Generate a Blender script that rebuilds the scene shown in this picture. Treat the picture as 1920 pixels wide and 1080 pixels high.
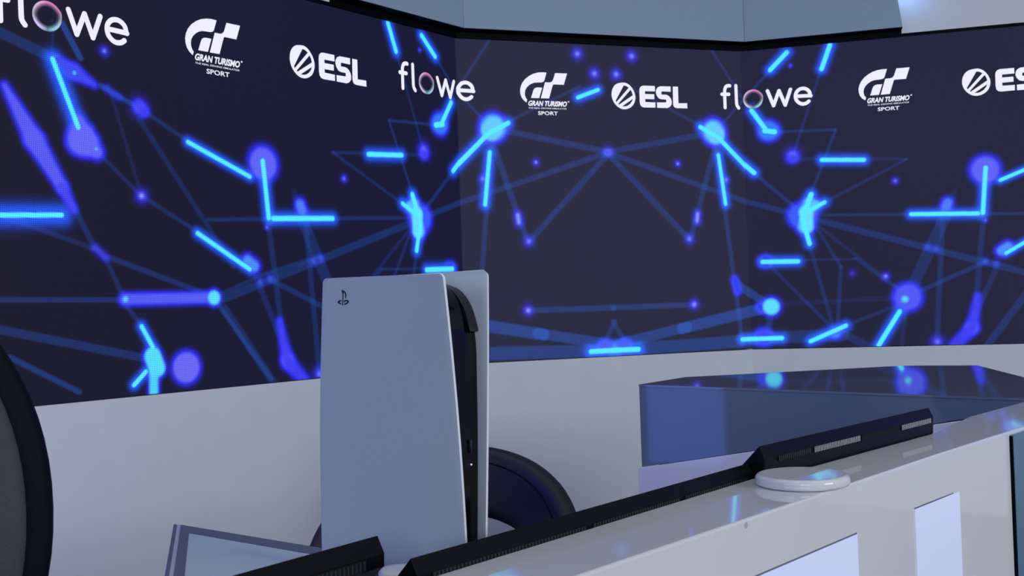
import bpy, bmesh, math
import numpy as np
from mathutils import Vector, Matrix
from mathutils.geometry import tessellate_polygon

scene = bpy.context.scene
for o in list(bpy.data.objects):
    bpy.data.objects.remove(o)
C = scene.collection

# ------------------------------------------------------------------ camera
F = 2004.0; PITCH = 0.0144; ROLL = 0.0335; CZ = 1.45; DZ = CZ - 1.10
FW = Vector((0, math.cos(PITCH), math.sin(PITCH)))
R0 = Vector((1, 0, 0)); U0 = Vector((0, -math.sin(PITCH), math.cos(PITCH)))
RI = math.cos(ROLL) * R0 - math.sin(ROLL) * U0
UP = math.sin(ROLL) * R0 + math.cos(ROLL) * U0
CAM = Vector((0, 0, CZ))
cd = bpy.data.cameras.new('camera'); cam = bpy.data.objects.new('camera', cd); C.objects.link(cam)
cd.sensor_width = 36.0; cd.lens = 36.0 * F / 1920.0
cd.clip_start = 0.05
cam.matrix_world = Matrix(((RI.x, UP.x, -FW.x, 0), (RI.y, UP.y, -FW.y, 0), (RI.z, UP.z, -FW.z, CZ), (0, 0, 0, 1)))
cd.dof.use_dof = True; cd.dof.focus_distance = 2.2; cd.dof.aperture_fstop = 18
scene.camera = cam
scene.view_settings.view_transform = 'Standard'
scene.view_settings.look = 'None'
scene.view_settings.gamma = 1.0
scene.view_settings.use_curve_mapping = False
scene.view_settings.exposure = 0.0

# ------------------------------------------------------------------ world and lights
w = bpy.data.worlds.new('studio_air'); scene.world = w; w.use_nodes = True
w.node_tree.nodes['Background'].inputs[0].default_value = (0.325, 0.37, 0.49, 1)
w.node_tree.nodes['Background'].inputs[1].default_value = 0.60

def area(name, loc, target, sx, sy, power, col):
    l = bpy.data.lights.new(name, 'AREA'); l.shape = 'RECTANGLE'; l.size = sx; l.size_y = sy
    l.energy = power; l.color = col
    o = bpy.data.objects.new(name, l); C.objects.link(o); o.location = loc
    d = Vector(target) - Vector(loc); o.rotation_euler = d.to_track_quat('-Z', 'Y').to_euler()
    return o
area('studio_softbox_overhead', (0.3, 2.2, 3.9), (0.3, 3.4, 0.6), 4.5, 2.5, 34, (0.86, 0.92, 1.0))
area('studio_softbox_right', (5.2, -2.0, 3.0), (0.4, 4.2, 1.4), 2.6, 1.8, 240, (0.92, 0.95, 1.0))
area('added_fill_left', (-3.0, -1.6, 2.6), (0.1, 2.4, 1.1), 2.0, 1.5, 26, (0.62, 0.78, 1.0))  # unseen fill light, added to brighten the console's near plate
area('added_fill_front', (-0.3, -3.4, 2.3), (-0.2, 1.5, 1.2), 2.0, 1.2, 52, (0.84, 0.92, 1.0))  # unseen frontal fill, added to reach the inside of the console's far plate

# ------------------------------------------------------------------ pixel helpers
def ray(u, v):
    u = float(u); v = float(v)
    return (u - 960) / F * RI - (v - 540) / F * UP + FW
def at_z(u, v, h):                       # point on the level plane h metres relative to the lens
    d = ray(u, v); t = h / d.z; return CAM + d * t
def at_y(u, v, dist):
    d = ray(u, v); return CAM + d * (dist / d.y)
def at_plane(u, v, p, n):
    d = ray(u, v); return CAM + d * ((p - CAM).dot(n) / d.dot(n))

# ------------------------------------------------------------------ helpers
def tag(o, label=None, cat=None, group=None, kind=None):
    if label: o['label'] = label
    if cat: o['category'] = cat
    if group: o['group'] = group
    if kind: o['kind'] = kind
    return o
def mesh(name, vs, fs, mat, parent=None, smooth=False, bevel=0, seg=2, recalc=True):
    me = bpy.data.meshes.new(name); me.from_pydata([tuple(v) for v in vs], [], [tuple(f) for f in fs])
    me.validate()
    if recalc:
        bm = bmesh.new(); bm.from_mesh(me); bmesh.ops.recalc_face_normals(bm, faces=bm.faces); bm.to_mesh(me); bm.free()
    if smooth:
        me.shade_smooth()
    o = bpy.data.objects.new(name, me); C.objects.link(o)
    if mat: me.materials.append(mat)
    if parent:
        o.parent = parent; o.matrix_parent_inverse = parent.matrix_world.inverted()
    if bevel:
        m = o.modifiers.new('bevel', 'BEVEL'); m.width = bevel; m.segments = seg; m.limit_method = 'ANGLE'; m.angle_limit = math.radians(25)
        m.harden_normals = False
    return o
def empty(name, loc, rz=0):
    o = bpy.data.objects.new(name, None); C.objects.link(o); o.location = loc; o.rotation_euler = (0, 0, rz)
    o.empty_display_size = 0.05
    bpy.context.view_layer.update()
    return o
def prism(poly, z0, z1):                 # poly: list of (x,y); z0,z1 numbers or lists
    n = len(poly)
    za = z0 if isinstance(z0, (list, tuple)) else [z0] * n
    zb = z1 if isinstance(z1, (list, tuple)) else [z1] * n
    vs = [(p[0], p[1], za[i]) for i, p in enumerate(poly)] + [(p[0], p[1], zb[i]) for i, p in enumerate(poly)]
    fs = [list(range(n))[::-1], [n + i for i in range(n)]]
    for i in range(n):
        j = (i + 1) % n; fs.append([i, j, n + j, n + i])
    return vs, fs
def extrude(sec, a, ax, px, length):     # section (p,z) swept along unit ax from point a; px is the p direction
    n = len(sec); vs = []
    for s in (0, length):
        for p, z in sec:
            vs.append(Vector(a) + ax * s + px * p + Vector((0, 0, z)))
    fs = [list(range(n))[::-1], [n + i for i in range(n)]]
    for i in range(n):
        j = (i + 1) % n; fs.append([i, j, n + j, n + i])
    return vs, fs
def box8(c, ax, ay, az, sx, sy, sz):     # oriented box around centre c
    vs = []
    for k in (-1, 1):
        for j in (-1, 1):
            for i in (-1, 1):
                vs.append(Vector(c) + ax * (i * sx / 2) + ay * (j * sy / 2) + az * (k * sz / 2))
    return vs, [(0, 2, 3, 1), (4, 5, 7, 6), (0, 1, 5, 4), (2, 6, 7, 3), (0, 4, 6, 2), (1, 3, 7, 5)]
def merge(parts):
    vs, fs = [], []
    for a, b in parts:
        k = len(vs); vs += list(a); fs += [tuple(i + k for i in f) for f in b]
    return vs, fs
def lathe(prof, n=64, c=(0, 0, 0)):
    vs = []; fs = []
    for r, z in prof:
        for i in range(n):
            a = 2 * math.pi * i / n; vs.append((c[0] + r * math.cos(a), c[1] + r * math.sin(a), c[2] + z))
    for k in range(len(prof) - 1):
        for i in range(n):
            j = (i + 1) % n; fs.append((k * n + i, k * n + j, (k + 1) * n + j, (k + 1) * n + i))
    fs.append(tuple(range(n))[::-1]); fs.append(tuple((len(prof) - 1) * n + i for i in range(n)))
    return vs, fs
def lin(r, g, b):
    f = lambda c: (c / 255 / 12.92) if c / 255 <= 0.04045 else ((c / 255 + 0.055) / 1.055) ** 2.4
    return (f(r), f(g), f(b))

def mat(name, col, rough=0.5, spec=0.5, metal=0, coat=0, noise=0.0, nscale=60, bump=0.0, bscale=300, emis=None, estr=0):
    m = bpy.data.materials.new(name); m.use_nodes = True; nt = m.node_tree; b = nt.nodes['Principled BSDF']
    b.inputs['Base Color'].default_value = (*col, 1); b.inputs['Roughness'].default_value = rough
    b.inputs['Specular IOR Level'].default_value = spec; b.inputs['Metallic'].default_value = metal
    b.inputs['Coat Weight'].default_value = coat; b.inputs['Coat Roughness'].default_value = 0.04
    tc = nt.nodes.new('ShaderNodeTexCoord')
    if noise:
        n = nt.nodes.new('ShaderNodeTexNoise'); n.inputs['Scale'].default_value = nscale; n.inputs['Detail'].default_value = 6
        nt.links.new(tc.outputs['Object'], n.inputs['Vector'])
        mr = nt.nodes.new('ShaderNodeMapRange'); mr.inputs['From Min'].default_value = 0.3; mr.inputs['From Max'].default_value = 0.7
        mr.inputs['To Min'].default_value = 1 - noise; mr.inputs['To Max'].default_value = 1 + noise
        nt.links.new(n.outputs['Fac'], mr.inputs['Value'])
        mx = nt.nodes.new('ShaderNodeMix'); mx.data_type = 'RGBA'; mx.blend_type = 'MULTIPLY'; mx.inputs['Factor'].default_value = 1
        mx.inputs[6].default_value = (*col, 1); nt.links.new(mr.outputs['Result'], mx.inputs[7]); nt.links.new(mx.outputs[2], b.inputs['Base Color'])
    if bump:
        n2 = nt.nodes.new('ShaderNodeTexNoise'); n2.inputs['Scale'].default_value = bscale; n2.inputs['Detail'].default_value = 3
        nt.links.new(tc.outputs['Object'], n2.inputs['Vector'])
        bp = nt.nodes.new('ShaderNodeBump'); bp.inputs['Strength'].default_value = bump; bp.inputs['Distance'].default_value = 0.002
        nt.links.new(n2.outputs['Fac'], bp.inputs['Height']); nt.links.new(bp.outputs['Normal'], b.inputs['Normal'])
    if emis:
        b.inputs['Emission Color'].default_value = (*emis, 1); b.inputs['Emission Strength'].default_value = estr
    return m

M = {}
M['wall'] = mat('painted_wall', lin(220, 226, 229), 0.75, 0.2, noise=0.015, nscale=9)
M['fascia'] = mat('painted_fascia', lin(152, 172, 192), 0.6, 0.3, noise=0.015, nscale=12)
M['wall_up'] = mat('painted_upper_wall', lin(200, 210, 228), 0.7, 0.2, noise=0.01, nscale=8)
M['floor'] = mat('studio_floor', lin(60, 64, 74), 0.35, 0.4, noise=0.05, nscale=6)
M['ceiling'] = mat('studio_ceiling', lin(30, 32, 38), 0.9, 0.2, noise=0.05, nscale=6)
M['black_trim'] = mat('black_trim', (0.002, 0.002, 0.004), 0.55, 0.06, noise=0.05)
M['led_body'] = mat('led_body', (0.006, 0.006, 0.008), 0.6, 0.3, noise=0.05)
M['white_gloss'] = mat('white_gloss_laminate', lin(206, 209, 214), 0.045, 0.5, coat=0.0, noise=0.012, nscale=5)
M['white_front'] = mat('white_front_laminate', lin(206, 208, 210), 0.14, 0.45, noise=0.015, nscale=4)
M['dark_gloss'] = mat('slate_gloss_laminate', lin(92, 106, 132), 0.05, 0.5, coat=0.0, noise=0.03, nscale=5)
M['dark_top'] = mat('slate_gloss_top', lin(100, 110, 134), 0.04, 0.6, coat=0.2, noise=0.03, nscale=5)
M['light_base'] = mat('light_gloss_plinth', lin(226, 224, 234), 0.06, 0.5, coat=0.0, noise=0.012, nscale=5)
M['acrylic'] = mat('frosted_acrylic', lin(212, 220, 246), 0.22, 0.5, noise=0.008, nscale=4, emis=lin(190, 204, 250), estr=0.20)
M['teal'] = mat('blue_grey_lacquer', lin(86, 116, 146), 0.3, 0.5, noise=0.02, nscale=6)
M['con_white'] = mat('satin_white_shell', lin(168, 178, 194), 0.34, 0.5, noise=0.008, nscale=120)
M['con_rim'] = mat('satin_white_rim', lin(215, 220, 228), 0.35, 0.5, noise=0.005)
M['con_black'] = mat('piano_black', (0.002, 0.002, 0.003), 0.14, 0.2, coat=0.0, noise=0.02)
M['con_fin'] = mat('smoked_black_fin', (0.007, 0.009, 0.013), 0.15, 0.45, coat=0.0, noise=0.02)
M['con_logo'] = mat('engraved_black', (0.004, 0.005, 0.012), 0.4, 0.3, noise=0.02)
M['mon_black'] = mat('matte_black_plastic', lin(6, 7, 13), 0.45, 0.14, noise=0.04, nscale=200, bump=0.1, bscale=900)
M['mon_screen'] = mat('dark_screen_glass', (0.004, 0.004, 0.006), 0.1, 0.5, noise=0.02)
M['mon_slot'] = mat('vent_slot_black', (0.003, 0.003, 0.004), 0.7, 0.2, noise=0.02)
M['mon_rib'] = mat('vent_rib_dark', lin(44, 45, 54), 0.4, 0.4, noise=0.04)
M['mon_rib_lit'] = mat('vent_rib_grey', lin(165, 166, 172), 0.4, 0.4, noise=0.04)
M['leather'] = mat('navy_black_leather', lin(20, 19, 36), 0.45, 0.4, noise=0.08, nscale=40, bump=0.25, bscale=420)
M['leather_near'] = mat('charcoal_leather', lin(58, 64, 70), 0.72, 0.25, noise=0.10, nscale=18, bump=0.5, bscale=260)
M['leather_edge'] = mat('midnight_leather', lin(7, 8, 24), 0.65, 0.1, noise=0.08, nscale=30, bump=0.2, bscale=300)
M['steel'] = mat('brushed_steel', (0.55, 0.56, 0.6), 0.3, 0.5, metal=1.0, noise=0.03)
M['frame_grey'] = mat('anodised_grey', lin(96, 104, 124), 0.45, 0.5, noise=0.02)
M['frame_light'] = mat('anodised_light', lin(186, 188, 208), 0.4, 0.5, noise=0.02)
M['glass_top'] = mat('frosted_table_glass', lin(200, 214, 222), 0.3, 0.5, noise=0.01, nscale=5)
M['desk_inner'] = mat('inner_desk_laminate', lin(180, 184, 196), 0.3, 0.5, noise=0.015, nscale=5)

def emit_attr_mat(name, grid=True, strength=1.0):
    m = bpy.data.materials.new(name); m.use_nodes = True; nt = m.node_tree; b = nt.nodes['Principled BSDF']
    b.inputs['Base Color'].default_value = (0.006, 0.006, 0.009, 1); b.inputs['Roughness'].default_value = 0.6
    b.inputs['Specular IOR Level'].default_value = 0.12
    at = nt.nodes.new('ShaderNodeAttribute'); at.attribute_name = 'picture'
    out = at.outputs['Color']
    if grid:
        uv = nt.nodes.new('ShaderNodeUVMap'); uv.uv_map = 'metres'
        sep = nt.nodes.new('ShaderNodeSeparateXYZ'); nt.links.new(uv.outputs['UV'], sep.inputs[0])
        ws = []
        for ax in (0, 1):
            mu = nt.nodes.new('ShaderNodeMath'); mu.operation = 'MULTIPLY'; mu.inputs[1].default_value = 2 * math.pi / 0.0078
            nt.links.new(sep.outputs[ax], mu.inputs[0])
            si = nt.nodes.new('ShaderNodeMath'); si.operation = 'SINE'; nt.links.new(mu.outputs[0], si.inputs[0])
            ma = nt.nodes.new('ShaderNodeMath'); ma.operation = 'MULTIPLY_ADD'; ma.inputs[1].default_value = 0.17; ma.inputs[2].default_value = 0.97
            nt.links.new(si.outputs[0], ma.inputs[0]); ws.append(ma)
        pr = nt.nodes.new('ShaderNodeMath'); pr.operation = 'MULTIPLY'
        nt.links.new(ws[0].outputs[0], pr.inputs[0]); nt.links.new(ws[1].outputs[0], pr.inputs[1])
        mx = nt.nodes.new('ShaderNodeVectorMath'); mx.operation = 'SCALE'
        nt.links.new(at.outputs['Color'], mx.inputs[0]); nt.links.new(pr.outputs[0], mx.inputs['Scale'])
        out = mx.outputs[0]
    nt.links.new(out, b.inputs['Emission Color']); b.inputs['Emission Strength'].default_value = strength
    return m
M['led'] = emit_attr_mat('led_picture')
M['led_mark'] = emit_attr_mat('led_bubble', grid=False)
M['scuff'] = mat('grey_scuff', lin(168, 170, 176), 0.4, 0.3, noise=0.05)
M['pot'] = mat('pot_white', lin(235, 236, 240), 0.2, 0.5, noise=0.01)
M['led_white'] = mat('led_white', (0.02, 0.02, 0.02), 0.6, 0.2, emis=lin(238, 236, 252), estr=1.0)

# ------------------------------------------------------------------ the wall's plan
ANG = [0.8898, 0.3139, -0.2631]
P1 = Vector((-0.2688, 5.9601)); LM = 1.807; HP = 1.82
ZB = CZ - 0.3259; ZT = ZB + HP
DIR = [Vector((math.cos(a), math.sin(a))) for a in ANG]
NRM = [Vector((math.sin(a), -math.cos(a))) for a in ANG]     # towards the studio
P2 = P1 + DIR[1] * LM
SH = LM / 2
LEN_L = 3.05; LEN_R = 3.05
def sz_of(u, v):                          # picture coordinates (s along the wall, z height) seen at a pixel
    best = None
    for k, base in ((1, P1), (0, P1), (2, P2)):
        n = Vector((NRM[k].x, NRM[k].y, 0)); p = at_plane(u, v, Vector((base.x, base.y, 0)), n)
        q = (Vector((p.x, p.y)) - base).dot(DIR[k])
        s = {0: -SH + q, 1: -SH + q, 2: SH + q}[k]
        if k == 1 and -SH <= s <= SH: return s, p.z, p.y
        if k == 0 and s <= -SH: return s, p.z, p.y
        if k == 2 and s >= SH: return s, p.z, p.y
        if best is None: best = (s, p.z, p.y)
    return best
def plan(s, off=0.0):
    s = float(s)
    if s < -SH: k = 0; base = P1; q = s + SH
    elif s > SH: k = 2; base = P2; q = s - SH
    else: k = 1; base = P1; q = s + SH
    return base + DIR[k] * q + NRM[k] * off
def wall_pt(s, z, off=0.0):
    s = float(s); z = float(z)
    p = plan(s, off); return Vector((p.x, p.y, z))
def corner(k, off):                       # corner of the offset wall line between panel k and k+1
    base = P1 if k == 0 else P2
    n = (NRM[k] + NRM[k + 1]); n.normalize()
    return base + n * (off / n.dot(NRM[k]))
PL = P1 - DIR[0] * LEN_L                  # far-left corner, out of frame
PR = P2 + DIR[2] * LEN_R
ANG_WL = ANG[0] + 0.576; DWL = Vector((math.cos(ANG_WL), math.sin(ANG_WL))); NWL = Vector((math.sin(ANG_WL), -math.cos(ANG_WL)))
ANG_WR = ANG[2] - 0.576; DWR = Vector((math.cos(ANG_WR), math.sin(ANG_WR))); NWR = Vector((math.sin(ANG_WR), -math.cos(ANG_WR)))

# ------------------------------------------------------------------ what the video wall shows
streaks = []; dots = []; discs = []; ribbons = []
def G(u, v):
    s, z, y = sz_of(u, v); return s, z, y
def both(fn, *pts):
    return [(fn, pts, 1), (fn, pts, -1)]
def add(lst, pts, mirror, *rest):
    g = [G(*p) for p in pts]
    y = sum(q[2] for q in g) / len(g); k = y / F
    lst.append(([(q[0], q[1]) for q in g], k, *rest))
    if mirror: lst.append(([(-q[0], q[1]) for q in g], k, *rest))
def ST(a, b, w=7, halo=9, amp=1.0, m=True): add(streaks, [a, b], m, w, halo, amp)
def DT(p, r, amp=1.0, core=1.0, m=True, q=None): add(dots, [p, q or p], m, r, amp, core)
def DS(p, r, col=(0.12, 0.14, 1.0), m=True, q=None): add(discs, [p, q or p], m, r if isinstance(r, tuple) else (r, r), col)
def RB(a, b, w=5, amp=1.0, m=True): add(ribbons, [a, b], m, w, amp)
CY = (0.10, 0.72, 1.0); LV = (0.125, 0.14, 1.0); BL = (0.03, 0.05, 0.9)

ST((1444, 131), (1475, 98)); ST((1540.5, 129), (1556, 84)); ST((1122, 168), (1084, 182.5), 6, m=False)
DS((1441, 245), 17, (0.03, 0.22, 1.0)); ST((1409, 207), (1436, 243)); ST((1434, 245), (1452, 247), 8)
DS((1339, 247), 23, (0.08, 0.36, 1.05)); DS((1338, 246), 18, (0.14, 0.66, 1.05), q=(1343, 252)); ST((1314, 238), (1345, 256)); ST((1350, 260), (1414, 324)); ST((1347.8, 290.5), (1361.4, 382), 6)
ST((1541, 299.5), (1620, 299.5), 6.5)
DS((1508, 402), 20, (0.04, 0.12, 1.0), q=(1500, 404)); DS((1518, 382), 12, (0.08, 0.48, 1.05), q=(1508, 424)); DS((1530, 384), 8, (0.10, 0.6, 1.05), q=(1506, 398)); DS((1511, 396), 12, (0.14, 0.80, 1.05), q=(1513, 425))
ST((1520.8, 364.4), (1508, 400), 8); ST((1546, 379), (1516, 396), 6); ST((1505, 412), (1518, 457), 7)
DS((1777, 380), 8, (0.08, 0.22, 1.0), q=(1774, 388)); ST((1709, 401.5), (1834, 400), 6.5)
DS((1847.5, 318), 24, LV); ST((1843.3, 399), (1848.4, 314), 6.5); ST((354, 266), (470, 331), 7)
DS((1878, 470), 8, (0.08, 0.3, 1.0), q=(1890, 462)); ST((372, 437), (470, 505), 7)
DS((1436, 490), 9, BL); ST((1430, 491), (1496, 490), 7)
DS((1566, 624), 9, (0.06, 0.25, 1.0)); ST((1520, 640), (1586, 610.7), 6.5)
DS((1702, 557), 23, (0.09, 0.11, 0.95)); DS((1697, 561), 6, CY); ST((1648, 647), (1687, 584), 7)
DS((1432, 632), 14, (0.05, 0.07, 0.95)); ST((1393, 636.5), (1466, 634), 7)
DS((1174, 646), 9, (0.07, 0.12, 0.95), q=(1165, 650)); ST((1150, 657), (1198, 655), 8, 12)
DS((1486, 295), 7, (0.06, 0.05, 0.9)); DT((1486, 290), 13, 0.9, 0.5)
for p, r, c in (((1271.7, 306.7), 6, 1), ((1293.5, 448), 9, .8), ((1185, 104.7), 10, .9), ((1156, 139), 10, .9),
                ((1678.8, 339), 6, .5), ((1302.7, 570.7), 9, 1.3), ((1661, 518), 7, 1), ((1482, 123), 4, .1), ((1848, 413), 4, .4), ((1362.5, 337), 7, .7)):
    DT(p, r, 1.0, c)
DT((1309, 401), 8, 1.0, 1.2, q=(1308, 414)); DS((1138, 285), 3, (0.10, 0.06, 0.6)); DT((1138, 285), 9, .5, 0)
DS((1426, 576), 6, BL, q=(1436, 576)); DS((1446, 575), 15, (0.12, 0.80, 1.05))
DS((1379, 525), 5, BL, q=(1384, 545)); DT((1598, 512), 7, 0.35, 0.1)
DS((1823, 614), 9, (0.08, 0.10, 0.95)); DS((1834, 555), (2, 7), (0.06, 0.05, 0.9), q=(1823, 612)); DS((1820, 618), (8, 6), (0.05, 0.05, 0.9), q=(1790, 648)); DT((1758, 641), 11, .9, .5)
for p in ((1740, 463), (1756, 467), (1848, 490), (1868, 494)): DS(p, 3.5, (0.05, 0.11, 0.55))
# far left end of the picture
ST((100, 110), (148, 238), 8, 16, m=False); DS((149, 226), (10, 29), LV, q=(157, 262), m=False); DS((157, 262), (29, 12), LV, q=(182, 284), m=False); DS((182, 279), 2, CY, m=False)
DS((110, 112), (6, 12), (0.05, 0.07, 0.9), q=(140, 134), m=False); DS((140, 134), (12, 3), (0.05, 0.07, 0.9), q=(178, 158), m=False); DS((141, 136), 3, CY, m=False); DS((200, 165), 4, (0.02, 0.06, 0.6), q=(225, 182), m=False)
DS((263, 200), 9, (0.05, 0.05, 0.9), q=(270, 207), m=False); DT((263, 201), 16, .9, 1, m=False); DT((197, 95), 9, .9, .7, m=False); DT((267, 367), 12, 1, 1.2, m=False)
DS((10, 160), (4, 17), (0.11, 0.11, 0.95), q=(66, 262), m=False); DS((66, 262), (17, 9), (0.11, 0.11, 0.95), q=(118, 350), m=False); DS((118, 350), (9, 4), (0.07, 0.06, 0.9), q=(140, 392), m=False)
DS((180, 465), 5, (0.05, 0.05, 0.7), q=(200, 483), m=False)
ST((-60, 403), (117, 403), 8, 20, m=False)
DS((236, 561), 9, (0.10, 0.12, 0.95), q=(400, 558), m=False); DS((403, 558), 13, (0.11, 0.82, 1.05), m=False); DS((237, 561), 5, CY, m=False)
ST((267, 612), (288, 650), 7, m=False); DS((288, 668), 17, (0.10, 0.80, 1.05), q=(296, 690), m=False); DS((290, 700), 9, (0.09, 0.7, 1.05), q=(290, 735), m=False); ST((253, 722), (275, 697), 7, m=False)
DS((351, 689), 28, (0.16, 0.15, 0.95), m=False)
# faint ribbons
for a, b, wd, am in (((1138, 285), (1320, 252), 10, 1), ((1138, 285), (1505, 405), 9, 1), ((1138, 285), (1290, 445), 10, 1), ((1340, 250), (1185, 165), 4, 1),
        ((1345, 262), (1298, 440), 10, 1), ((1345, 280), (1393, 640), 8, 1), ((1444, 131), (1345, 245), 4, 1), ((1336, 95), (1390, 180), 4, 1),
        ((1540, 129), (1487, 290), 4, .8), ((1450, 247), (1567, 243), 4, 1), ((1567, 243), (1520, 365), 4, 1), ((1487, 298), (1700, 298), 4, .8),
        ((1700, 298), (1530, 388), 4, .8), ((1414, 325), (1505, 400), 6, 1), ((1515, 403), (1960, 400), 5, .9), ((1515, 408), (1960, 520), 11, 1),
        ((1518, 460), (1562, 612), 6, .8), ((1530, 425), (1577, 500), 5, .8), ((1577, 500), (1570, 620), 6, .8), ((1440, 495), (1558, 612), 5, .8),
        ((1496, 488), (1605, 485), 3, .8), ((1605, 485), (1680, 540), 5, .7), ((1530, 420), (1690, 545), 5, .6), ((1715, 550), (1850, 490), 7, 1),
        ((1586, 610), (1690, 570), 5, .8), ((1705, 550), (1775, 400), 20, .8), ((1768, 400), (1757, 640), 9, .8), ((1845, 400), (1830, 570), 9, .8),
        ((1870, 500), (1825, 600), 9, .7), ((1940, 530), (1850, 650), 12, .9), ((1280, 616), (1440, 577), 20, 2.0), ((1160, 645), (1290, 613), 18, 1.7),
        ((1390, 640), (1180, 655), 22, 1.5), ((1390, 636), (1580, 628), 22, 1.0), ((1580, 625), (1640, 655), 14, .7), ((1150, 577), (1302, 571), 9, 1.2), ((1380, 530), (1442, 572), 14, 1.6), ((1150, 603), (1172, 640), 8, 1.0),
        ((1445, 580), (1440, 630), 10, 1.0), ((1760, 420), (1790, 360), 10, .4), ((1180, 200), (1060, 150), 3, .0), ((1700, 580), (1690, 650), 6, .6), ((1450, 570), (1700, 558), 8, .35)):
    RB(a, b, wd, am)
for a, b, wd, am in (((-20, 562), (235, 562), 9, 1.1), ((-40, 610), (275, 672), 15, 1), ((-20, 395), (175, 465), 9, .7), ((205, 482), (385, 550), 9, 1),
        ((200, 485), (232, 555), 8, .8), ((240, 575), (268, 612), 8, .9), ((410, 570), (510, 710), 8, 1.1), ((-40, 40), (100, 108), 20, 1.0),
        ((117, 42), (152, 108), 11, 2.2), ((190, 160), (250, 195), 8, 1.6), ((270, 207), (355, 265), 7, 1.0), ((275, 372), (372, 435), 7, .9), ((182, 282), (265, 366), 7, .7),
        ((262, 222), (440, 500), 9, .7), ((205, 160), (262, 350), 6, .5), ((138, 385), (180, 465), 10, .9), ((20, 670), (150, 735), 9, 1.6), ((100, 40), (100, 110), 6, .5),
        ((405, 555), (480, 522), 6, .8), ((480, 520), (600, 480), 7, .9)):
    RB(a, b, wd, am, False)

BGL = np.array(lin(20, 21, 51)); BGM = np.array(lin(38, 39, 62)); BGR = np.array(lin(31, 32, 58))  # greyer middle and right: ambient reflection on the panels put into their emission colour
def picture(S, Z):
    n = len(S)
    bg = np.where((S < -SH)[:, None], BGL, np.where((S < SH)[:, None], BGM, BGR)).astype(float)
    far = np.clip((-S - 1.9) / 1.6, 0, 1)[:, None]
    bg = bg * (1 - far) + np.array(lin(23, 20, 40)) * far
    glow = 0.5 + 0.5 * np.sin(S * 2.3 + 1.1) * np.cos(Z * 3.1 + S)
    bg = bg * (0.92 + 0.16 * glow[:, None])
    c = bg
    def dist(pts):
        (ax, az), (bx, bz) = pts
        dx, dz = bx - ax, bz - az; L2 = dx * dx + dz * dz + 1e-12
        t = np.clip(((S - ax) * dx + (Z - az) * dz) / L2, 0, 1)
        return np.hypot(S - ax - t * dx, Z - az - t * dz), t
    def over(mask, col, a):
        c[mask] = c[mask] + (np.array(col) - c[mask]) * a[:, None]
    def plus(mask, col, a):
        c[mask] = c[mask] + np.array(col) * a[:, None] * np.clip(1.15 - c[mask], 0, 1)
    for pts, k, wd, am in ribbons:
        d, t = dist(pts); hw = wd * k / 2; m = d < hw + 3 * k
        plus(m, (0.003 * am, 0.019 * am, 0.105 * am), np.clip((hw + 2 * k - d[m]) / (3 * k), 0, 1))
    for pts, k, r, am, core in dots:
        d, t = dist(pts); m = d < r * 2.6 * k
        plus(m, (0.04 * am, 0.03 * am, 0.95 * am), np.exp(-(d[m] / (r * k)) ** 2))
        if core: over(m, (0.25, 0.32, 1.0), np.clip(core * 0.9 * np.exp(-(d[m] / (r * .38 * k)) ** 2), 0, 1))
    for pts, k, rr, col in discs:
        d, t = dist(pts); r = rr[0] + (rr[1] - rr[0]) * t; rm = max(rr); h = (4.5 + rm * .10) * k; m = d < r * k + 3 * h
        e = np.clip((d[m] - r[m] * k) / h, 0, None)
        plus(m, (0.02, 0.02, 0.85), np.exp(-e * e * 0.9) * (0.4 + 0.6 * (max(col) > .8)))
    for pts, k, wd, halo, am in streaks:
        d, t = dist(pts); h = halo * k; m = d < 2.8 * h
        plus(m, (0.012, 0.10, 1.0), am * np.exp(-(np.clip(d[m] - wd * k * .4, 0, None) / h) ** 2 * 1.3))
    for pts, k, rr, col in discs:
        d, t = dist(pts); r = rr[0] + (rr[1] - rr[0]) * t; m = d < (r + 5) * k
        over(m, col, np.clip(((r[m] + 2.5) * k - d[m]) / (6 * k), 0, 1) * .92)
    for pts, k, wd, halo, am in streaks:
        d, t = dist(pts); hw = wd * k / 2; m = d < hw + 3 * k
        over(m, (0.10, 0.88, 1.15), np.clip((hw + 1.6 * k - d[m]) / (2.0 * k), 0, 1))
    return c
def side_fill(S, Z):                   # unseen wall returns at both ends, added as blue glow for fill and reflections
    c = np.tile(np.array((0.09, 0.13, 0.95)), (len(S), 1))
    g = 0.5 + 0.5 * np.sin(S * 4.1) * np.cos(Z * 3.3 + S)
    return c * (0.7 + 0.9 * g[:, None])

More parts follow.
